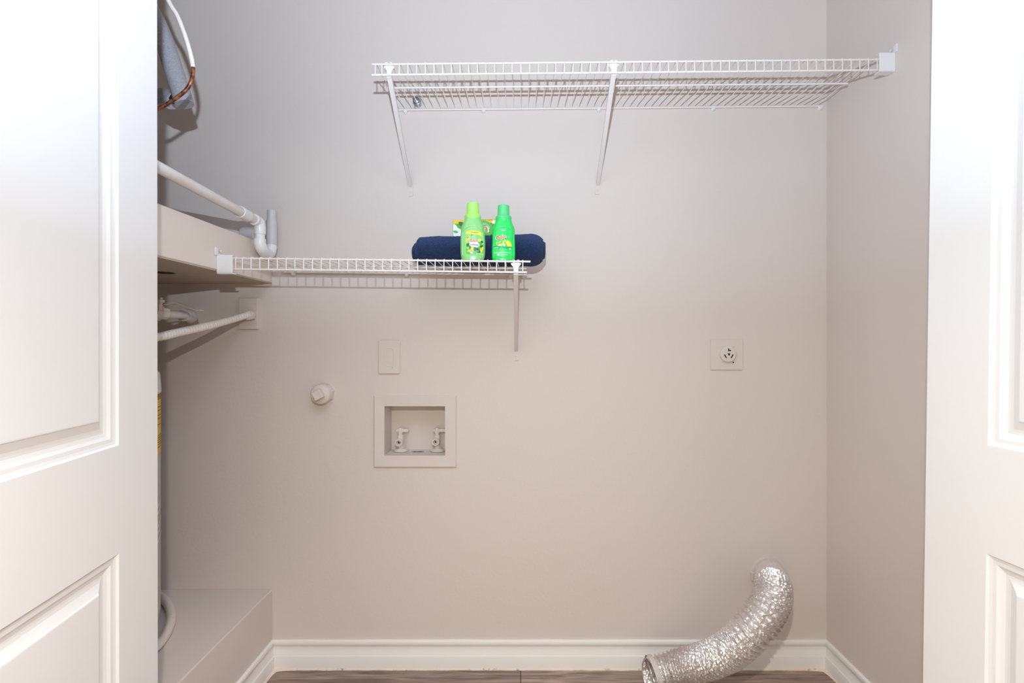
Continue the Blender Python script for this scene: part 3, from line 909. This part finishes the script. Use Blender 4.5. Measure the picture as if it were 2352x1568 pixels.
patch(root, 'leaf', M_ldgr, bf, leaf(U(1061), V(515), 0.026, 0.007, -35), 0.0006)
patch(root, 'leaf', M_lgrn, bf, leaf(U(1047), V(532), 0.018, 0.004, -15), 0.0008)
patch(root, 'leaf', M_ldgr, bf, leaf(U(1050), V(546), 0.03, 0.006, 5), 0.0008)
patch(root, 'oval_panel', M_lgrn, bf, ell(U(1112), V(528), 0.030, 0.028), 0.0006)
for i in range(13):
    an = R(8 + i * 13.5)
    ca, sa = math.cos(an), math.sin(an)
    cxu, czv = U(1111), V(527)
    patch(root, 'sun_ray', M_white, bf, [(cxu + ca * 0.012 - sa * 0.0002, czv + sa * 0.012 + ca * 0.0002), (cxu + ca * 0.023 - sa * 0.0007, czv + sa * 0.020 + ca * 0.0007),
                                         (cxu + ca * 0.023 + sa * 0.0007, czv + sa * 0.020 - ca * 0.0007), (cxu + ca * 0.012 + sa * 0.0002, czv + sa * 0.012 - ca * 0.0002)], 0.0008, 1)
text_mesh(root, 'word_outline', M_white, 'Gain', 0.034, bf, U(1096), V(526), 0.0010, bold=0.05, width=0.078, rot=2)
text_mesh(root, 'brand_word', M_orange, 'Gain', 0.032, bf, U(1096), V(526), 0.0013, bold=0.02, width=0.070, rot=2)
text_mesh(root, 'scent_word', M_white, 'original', 0.008, bf, U(1106), V(537.5), 0.0011, bold=0.02)
text_mesh(root, 'band_lettering', M_ldgr, 'fabric softener sheets', 0.0065, bf, U(1112), V(499.5) - 0.0095, 0.0008)
patch(root, 'white_dot', M_white, bf, ell(U(1135), V(512), 0.006, 0.0055), 0.0008)

# ------------------------------------------------------------------ rolled towel
Yt = 1.630
x0, x1 = (956 - VX) / F * Yt, (1249 - VX) / F * Yt
root_t = thing('rolled_towel', ((x0 + x1) / 2, Yt, zlow(-0.1) + 0.006), 'rolled navy blue terry towel lying behind the bottles on the lower shelf', 'towel')
b = MB()
nx, turns, na = 90, 3.4, 34
th = 0.0098
def towel_r(x):
    t = (x - x0) / (x1 - x0)
    r = 0.0490 + 0.0078 * t
    if t > 0.88: r *= math.sqrt(max(0.0, 1 - ((t - 0.88) / 0.12) ** 2 * 0.58))
    if t < 0.035: r *= 0.80 + 0.20 * (t / 0.035) ** 0.5
    return r
rings = []
for i in range(nx + 1):
    t = i / nx
    x = x0 + (x1 - x0) * t
    Rr = towel_r(x)
    sc = Rr / 0.048
    outer, inner = [], []
    N = int(turns * na)
    for k in range(N + 1):
        an = 2 * PI * k / na
        rad = (0.0475 - 0.0112 * (turns - k / na))
        if rad < 0.006: rad = 0.006
        a_ = an + R(150)
        layer = k / na
        dx = 0.007 * math.sin(layer * 2.4) * (1 if t < 0.5 else -0.6) * max(0, 1 - min(t, 1 - t) / 0.06)
        nz_ = 0.0030 * noise.noise(Vector((x * 11 + 5, math.cos(a_) * 0.9, math.sin(a_) * 0.9))) + 0.0012 * noise.noise(Vector((x * 22, math.cos(a_) * 1.5, math.sin(a_) * 1.5 + layer))) + 0.0006 * noise.noise(Vector((x * 160, rad * 120 * math.cos(a_), rad * 120 * math.sin(a_))))
        for lst, rr_ in ((outer, rad), (inner, rad - th)):
            q = max(0.0008, rr_) * sc + nz_
            lst.append(Vector((x + dx, Yt + 1.45 * q * math.cos(a_), q * math.sin(a_))))
    # rounded free edge of the cloth
    ring = outer + list(reversed(inner))
    zc_ = zlow(x) + 0.0066 + 0.0445 * (0.0475 + 0.0) / 0.0475 * sc * 1.045
    ring = [Vector((p.x, p.y, p.z * (1.0 if p.z > 0 else 0.93) + (zlow(x) + 0.0066 + 0.0475 * sc * 0.93 + 0.001 if t < 0.88 else 0))) for p in ring]
    if t >= 0.88:
        s88 = towel_r(x0 + (x1 - x0) * 0.88) / 0.048
        ring = [Vector((p.x, p.y, p.z + zlow(x) + 0.0066 + 0.0475 * s88 * 0.93 + 0.001)) for p in ring]
    rings.append(ring)
b.rings(rings)
b.build('towel_roll', M_towel, root_t, smooth=60)

# ------------------------------------------------------------------ dryer duct
cpts = [P(1768, 1318, 1.80), P(1769, 1320, 1.74), P(1772, 1327, 1.66), P(1776, 1345, 1.565), P(1773, 1375, 1.505), P(1754, 1412, 1.470),
        P(1722, 1452, 1.465), P(1681, 1489, 1.505), P(1634, 1512, 1.570), P(1583, 1527, 1.628), P(1540, 1538, 1.650), P(1500, 1549, 1.645), P(1492, 1551, 1.643)]
path = spline(cpts, 60)
# even spacing
def resample(path, step):
    out = [path[0]]; acc = 0
    for p, q in zip(path[:-1], path[1:]):
        L = (q - p).length
        if L == 0: continue
        while acc + L >= step:
            t = (step - acc) / L
            p = p + (q - p) * t; out.append(p.copy()); L = (q - p).length; acc = 0
            if L == 0: break
        acc += L
    return out
path = resample(path, 0.0016)
for p in path:
    pass
root_d = thing('dryer_vent_duct', (path[-1].x, path[-1].y, 0.0), 'crinkled silver foil dryer duct curving from the wall to the floor', 'duct')
def duct_seg(pts, base_r, amp, name, m, L0, parent, rough):
    b = MB()
    def rf(L, a):
        Lh = L + L0
        pitch = 0.0135
        ph = (Lh / pitch + a / (2 * PI)) % 1.0
        rdg = (math.cos(2 * PI * ph) * 0.5 + 0.5) ** 3
        rib = amp * rdg
        v = Vector((Lh * 70, math.cos(a) * 3.2, math.sin(a) * 3.2))
        v2 = Vector((Lh * 260, math.cos(a) * 11, math.sin(a) * 11))
        n_ = rough * (1 - 0.8 * rdg) * (abs(noise.noise(v)) * 1.3 + abs(noise.noise(v2)) * 0.9)
        return base_r + rib - n_
    b.tube(pts, base_r, 96, cap=False, rf=rf)
    return b.build(name, m, parent, smooth=25)
n_el = 0
for i, p in enumerate(path):
    if p.z > ZC + (VY - 1341) / F * p.y: n_el = i
n_end = len(path) - 1
n_el += 10
duct_seg(path[n_el - 2:n_end + 1], 0.0480, 0.0062, 'foil_hose', M_foil, 0, root_d, 0.0040)
duct_seg(path[:n_el + 1], 0.0500, 0.0012, 'painted_elbow', M_foilp, 0, root_d, 0.0014)
# clamp strip at the open end
b = MB()
bd = path[n_end - 13:n_end - 3]
b.tube(bd, 0.0560, 72, cap=False); b.tube(bd, 0.0548, 72, cap=False)
b.build('end_clamp', M_foilp, root_d, smooth=40, recalc=False)
b = MB()
q = path[n_end - 11]
b.box((q.x - 0.004, q.y - 0.062, q.z + 0.004), (q.x + 0.010, q.y - 0.050, q.z + 0.022), bev=0.002)
b.build('clamp_screw', M_foilp, root_d)
# wall collar
c = P(1763, 1316, D)
b = MB()
b.lathe([(0.0555, 0.0), (0.0555, 0.010), (0.054, 0.012), (0.0525, 0.012), (0.052, 0.0)], (c.x, D, c.z), (0, -1, 0), n=64, cap0=False, cap1=False)
col = b.build('wall_collar', M_wallp, root_d, smooth=35)
b = MB(); b.box((c.x - 0.061, D - 0.016, c.z - 0.020), (c.x - 0.051, D, c.z + 0.008), bev=0.002); b.build('collar_tab', M_wallp, root_d)

# ------------------------------------------------------------------ condensate drain pipe with trap
A0, A1 = P(345, 374, 1.13), P(548, 487, 1.515)
root = thing('condensate_pipe', (A1.x, A1.y, A1.z), 'white plastic drain pipe with couplings and a U-shaped trap above the platform board', 'pipe')
el = P(593, 509, 1.630)
d = (el - A0).normalized()
b = MB(); b.tube([A0, el - d * 0.02], 0.0133, 24); b.build('long_pipe', M_pvc, root, smooth=40)
b = MB()
cA = A0 + d * ((A1 - A0).length)
b.lathe([(0.0140, 0.0), (0.0172, 0.0002), (0.0172, 0.046), (0.0135, 0.048)], cA, d, n=32, cap0=False, cap1=False); b.build('coupling', M_pvcw, root, smooth=35)
# elbow down
low = P(597, 538, 1.632)
b = MB(); pts = [el - d * 0.030, el - d * 0.020] + spline([el - d * 0.012, Vector((low.x - 0.001, low.y - 0.004, el.z - 0.004)), Vector((low.x, low.y, el.z - 0.018))], 6) + [low]
b.tube(pts, 0.0174, 28); b.build('elbow', M_pvcw, root, smooth=40)
b = MB(); b.tube([low + Vector((0, 0, 0.004)), P(597, 556, 1.632)], 0.0148, 24); b.build('short_pipe', M_pvcw, root, smooth=40)
rs = P(624, 575, 1.728)
b = MB()
bot = ZC + (VY - 592) / F * 1.66 + 0.016
lt = P(597, 549, 1.632).z
pts = [Vector((low.x, low.y, lt)), Vector((low.x, low.y, lt - 0.008))] + spline([Vector((low.x, low.y, bot + 0.026)), Vector((low.x + 0.001, low.y + 0.010, bot + 0.010)), Vector(((low.x + rs.x) / 2, (low.y + rs.y) / 2, bot)),
              Vector((rs.x - 0.001, rs.y - 0.012, bot + 0.008)), Vector((rs.x, rs.y, bot + 0.034))], 8)
b.tube(pts, 0.0176, 28); b.build('trap_bend', M_pvcw, root, smooth=40)
b = MB(); b.tube([(rs.x, rs.y, bot + 0.030), (rs.x, rs.y, P(624, 507, rs.y).z)], 0.0174, 28); b.build('riser_fitting', M_pvcg, root, smooth=40)
b = MB(); b.tube([(rs.x, rs.y, bot + 0.050), (rs.x, rs.y, P(624, 483, rs.y).z)], 0.0142, 24); b.build('riser_pipe', M_pvcg, root, smooth=40)
q0 = P(553, 545, 1.70)
b = MB()
b.lathe([(0.0125, 0), (0.022, 0.002), (0.024, 0.008), (0.024, 0.046), (0.018, 0.048)], (q0.x + 0.004, 1.70, zb1 + 0.0243), (1, 0, 0), n=28)
o = b.build('pipe_cap', M_pvcg, None, smooth=35)
tag(o, 'short pale round pipe fitting on the back corner of the platform, behind the drain pipe', 'pipe fitting')

# ------------------------------------------------------------------ flexible conduit
pA = P(571, 722, D - 0.03)
cp = [pA, P(520, 737, 1.66), P(465, 751, 1.55), P(410, 763, 1.46), P(350, 775, 1.38), (-1.07, 1.36, ZC + 0.012), (-1.16, 1.39, ZC - 0.015), (-1.19, 1.41, ZC - 0.070)]
root = thing('flexible_conduit', tuple(pA), 'ribbed beige flexible conduit running left from the plate under the platform', 'conduit')
pp = resample(spline(cp, 30), 0.0009)
b = MB()
b.tube(pp, 0.0105, 20, cap=True, rf=lambda L, a: 0.0096 + 0.0025 * abs(math.sin(PI * (L / 0.0104 + a / (4 * PI)))))
b.build('conduit_hose', M_flex, root, smooth=50)
b = MB(); dv = (pp[0] - pp[12]).normalized()
b.lathe([(0.0150, 0), (0.0160, 0.002), (0.0160, 0.010), (0.0145, 0.013), (0.0145, 0.020)], pp[0] - dv * 0.004, (0.25, 1, 0), n=24)
b.lathe([(0.0045, 0), (0.0045, 0.026)], pp[0] + Vector((-0.004, -0.004, -0.016)), (1, 0, 0.2), n=10)
b.build('conduit_connector', M_wallp, root, smooth=35)

# ------------------------------------------------------------------ gas/water valve with lever
v0 = P(366, 715, 1.50)
root = thing('ball_valve', tuple(v0), 'beige-painted ball valve and elbow pipe with long bent lever, under the platform', 'valve')
b = MB()
w1, w2 = P(395, 722, 1.52), P(428, 722, 1.60)
pts = [P(352, 715, 1.47), P(384, 722, 1.50)]
b.lathe([(0.019, 0), (0.019, 0.018), (0.024, 0.020), (0.024, 0.034), (0.019, 0.036), (0.017, 0.052)], P(338, 713, 1.47), (w1 - P(338, 713, 1.47)), n=8)
b.build('valve_body', M_wallp, root, smooth=30)
b = MB(); b.tube(spline([(-1.22, 1.50, ZC - 0.074), (-1.215, 1.485, ZC + 0.0), (-1.19, 1.475, ZC + 0.050), (-1.12, 1.472, ZC + 0.080), P(338, 714, 1.47)], 6) + [P(366, 719, 1.49), w1, P(432, 724, 1.60)], 0.0115, 20)
b.build('pipe_stub', M_pvcg, root, smooth=40)
b = MB()
b.tube(spline([P(420, 723, 1.585), P(434, 724, 1.62), P(438, 727, 1.67), P(436, 729, D)], 6), 0.0195, 24)
b.build('wall_elbow', M_pvcg, root, smooth=40)
b = MB()
lv = [P(378, 700.5, 1.46), P(392, 699, 1.46), P(409, 697, 1.46), P(432, 705, 1.46), P(456, 714.5, 1.46), P(462, 713, 1.46)]
rings = []
for p in lv:
    rings.append([p + Vector((0, -0.010, 0.0)), p + Vector((0, -0.010, 0.0022)), p + Vector((0, 0.012, 0.0022 )), p + Vector((0, 0.012, 0.0))])
b.rings(rings)
b.build('lever', M_lever, root)
b = MB(); s0 = P(366, 712, 1.48)
b.lathe([(0.007, 0), (0.007, 0.022), (0.012, 0.023), (0.012, 0.030), (0.006, 0.031), (0.006, 0.036)], s0, (0.1, 0, 1), n=6)
b.build('stem_nut', M_wallp, root)

# ------------------------------------------------------------------ insulated line and copper tube, top left
root = thing('insulated_pipe', tuple(P(425, 240, 1.40)), 'grey foam-insulated refrigerant pipe slanting down at the top left', 'pipe')
b = MB()
t0, t1 = P(330, -10, 1.42), P(425, 232, 1.40)
t0b = P(298, -110, 1.44)
b.tube(spline([t0b, t0, P(372, 80, 1.41), P(400, 165, 1.405), P(417, 218, 1.40), P(424, 240, 1.40)], 6), 0.0235, 32, rf=lambda L, a: 0.0235 + 0.0008 * noise.noise(Vector((L * 30, math.cos(a), math.sin(a)))))
b.build('foam_sleeve', M_foam, root, smooth=60)
b = MB()
b.tube(spline([P(402, 232, 1.44), P(385, 224, 1.45), P(366, 222, 1.46), P(340, 224, 1.46), (-1.16, 1.46, ZC + 0.67), (-1.22, 1.46, ZC + 0.60), (-1.24, 1.46, ZC + 0.348)], 6), 0.0225, 28)
b.build('foam_sleeve', M_foam, root, smooth=60)
b = MB()
b.tube([P(396, 218, 1.412), P(391, 226, 1.405), P(399, 236, 1.398)], 0.0035, 8); b.build('tape', M_tape, root)

root = thing('copper_tube', tuple(P(443, 150, 1.25)), 'thin tube looping down at the top left, white-painted above, bare copper below', 'pipe')
Yc = 1.27
up = [P(368, -45, Yc), P(388, 4, Yc), P(406, 34, Yc), P(420, 68, Yc), P(432, 104, Yc), P(440, 135, Yc), P(443.5, 155, Yc)]
dn = [P(443.5, 155, Yc), P(443, 172, Yc), P(437, 192, Yc), P(427, 207, Yc), P(413, 219, Yc), P(396, 231, Yc), P(375, 244, Yc), P(345, 258, Yc), (-1.05, 1.30, ZC + 0.51), (-1.16, 1.36, ZC + 0.43), (-1.20, 1.40, ZC + 0.325)]
b = MB(); b.tube(spline(up, 6), 0.0050, 14, rf=lambda L, a: 0.0052 + 0.0005 * noise.noise(Vector((L * 60, a, 0)))); b.build('painted_tube', M_whitep, root, smooth=60)
b = MB(); b.tube(spline(dn, 6), 0.0046, 14); b.build('bare_tube', M_cu, root, smooth=60)

# ------------------------------------------------------------------ water heater on the platform
hr = 0.23
hy = 1.42
nx_, ny_ = 1 / 1.218, 0.695 / 1.218
hxc = -0.695 * hy - 1.218 * hr
zt_ = ZC + (VY - 850) / F * 1.56
root = thing('water_heater', (hxc, hy, ZP), 'tall grey water heater with yellow label, mostly hidden behind the left door', 'water heater')
b = MB()
hH = zt_ - ZP
b.lathe([(hr - 0.03, 0.0), (hr - 0.012, 0.004), (hr - 0.005, 0.045), (hr - 0.002, 0.06), (hr - 0.002, hH - 0.062)], (hxc, hy, ZP), n=128, cap1=False)
b.build('tank', M_heater, root, smooth=40)
b = MB()
b.lathe([(hr - 0.002, hH - 0.063), (hr, hH - 0.062), (hr, hH - 0.055), (hr - 0.003, hH - 0.012), (hr - 0.005, hH - 0.004), (hr - 0.010, hH), (0.05, hH + 0.01), (0.001, hH + 0.01)], (hxc, hy, ZP), n=128, cap0=False)
b.build('top_rim', M_plast, root, smooth=35)
def cyl(u, v, e):
    an = R(30) + u / hr
    r = hr - 0.002 + e
    return Vector((hxc + r * math.cos(an), hy + r * math.sin(an), v))
def HZ(py): return ZC + (VY - py) / F * 1.56
lab = patch(root, 'energy_label', M_yel, cyl, [(-0.15, HZ(894)), (0.045, HZ(894)), (0.045, HZ(1034)), (-0.15, HZ(1034))], 0.0006, 6)
patch(lab, 'label_header', M_blk, cyl, [(-0.145, HZ(901)), (0.012, HZ(901)), (0.012, HZ(912)), (-0.145, HZ(912))], 0.0011, 3)
text_mesh(lab, 'header_lettering', M_lyel2, 'ENERGYGUIDE', 0.016, cyl, -0.066, HZ(906.5), 0.0015, bold=0.01, width=0.15)
for k_, (py, wdt) in enumerate(((929, 0.10), (937, 0.07), (947, 0.11), (955, 0.09), (968, 0.13), (992, 0.12), (997, 0.11), (1002, 0.12), (1007, 0.10), (1012, 0.12), (1018, 0.08))):
    z_ = HZ(py)
    patch(lab, 'print_line', M_blk, cyl, [(0.010 - wdt, z_ - 0.0009), (0.010, z_ - 0.0009), (0.010, z_ + 0.0009), (0.010 - wdt, z_ + 0.0009)], 0.0010, 2)
for py in (1138, 1152, 1182, 1196, 1215):
    patch(root, 'decal_stripe', M_plast, cyl, [(-0.06, HZ(py + 14)), (0.012, HZ(py - 6)), (0.012, HZ(py)), (-0.06, HZ(py + 20))], 0.0006, 3)

# drain hose curling round the heater's foot
root = thing('drain_hose', (hxc + 0.3, hy, ZP), 'beige plastic hose curling around the foot of the water heater', 'hose')
def PZ(px, py, z):
    Y = (ZC - z) * F / (py - VY)
    return P(px, py, Y)
zh = ZP + 0.0140
hp = [PZ(352, 1361, zh), PZ(370, 1371, zh), PZ(384, 1385, zh), PZ(393, 1408, zh), PZ(391, 1433, zh), PZ(380, 1458, zh), PZ(362, 1482, zh), PZ(340, 1502, zh)]
b = MB(); b.tube(spline(hp, 8), 0.0125, 20); b.build('hose', M_pvc, root, smooth=50)
b = MB(); q = PZ(392, 1420, zh); b.lathe([(0.0129, -0.0010), (0.0129, 0.0010)], q, (-0.05, 1, 0), n=20, cap0=False, cap1=False); b.build('hose_seam', M_lever, root)
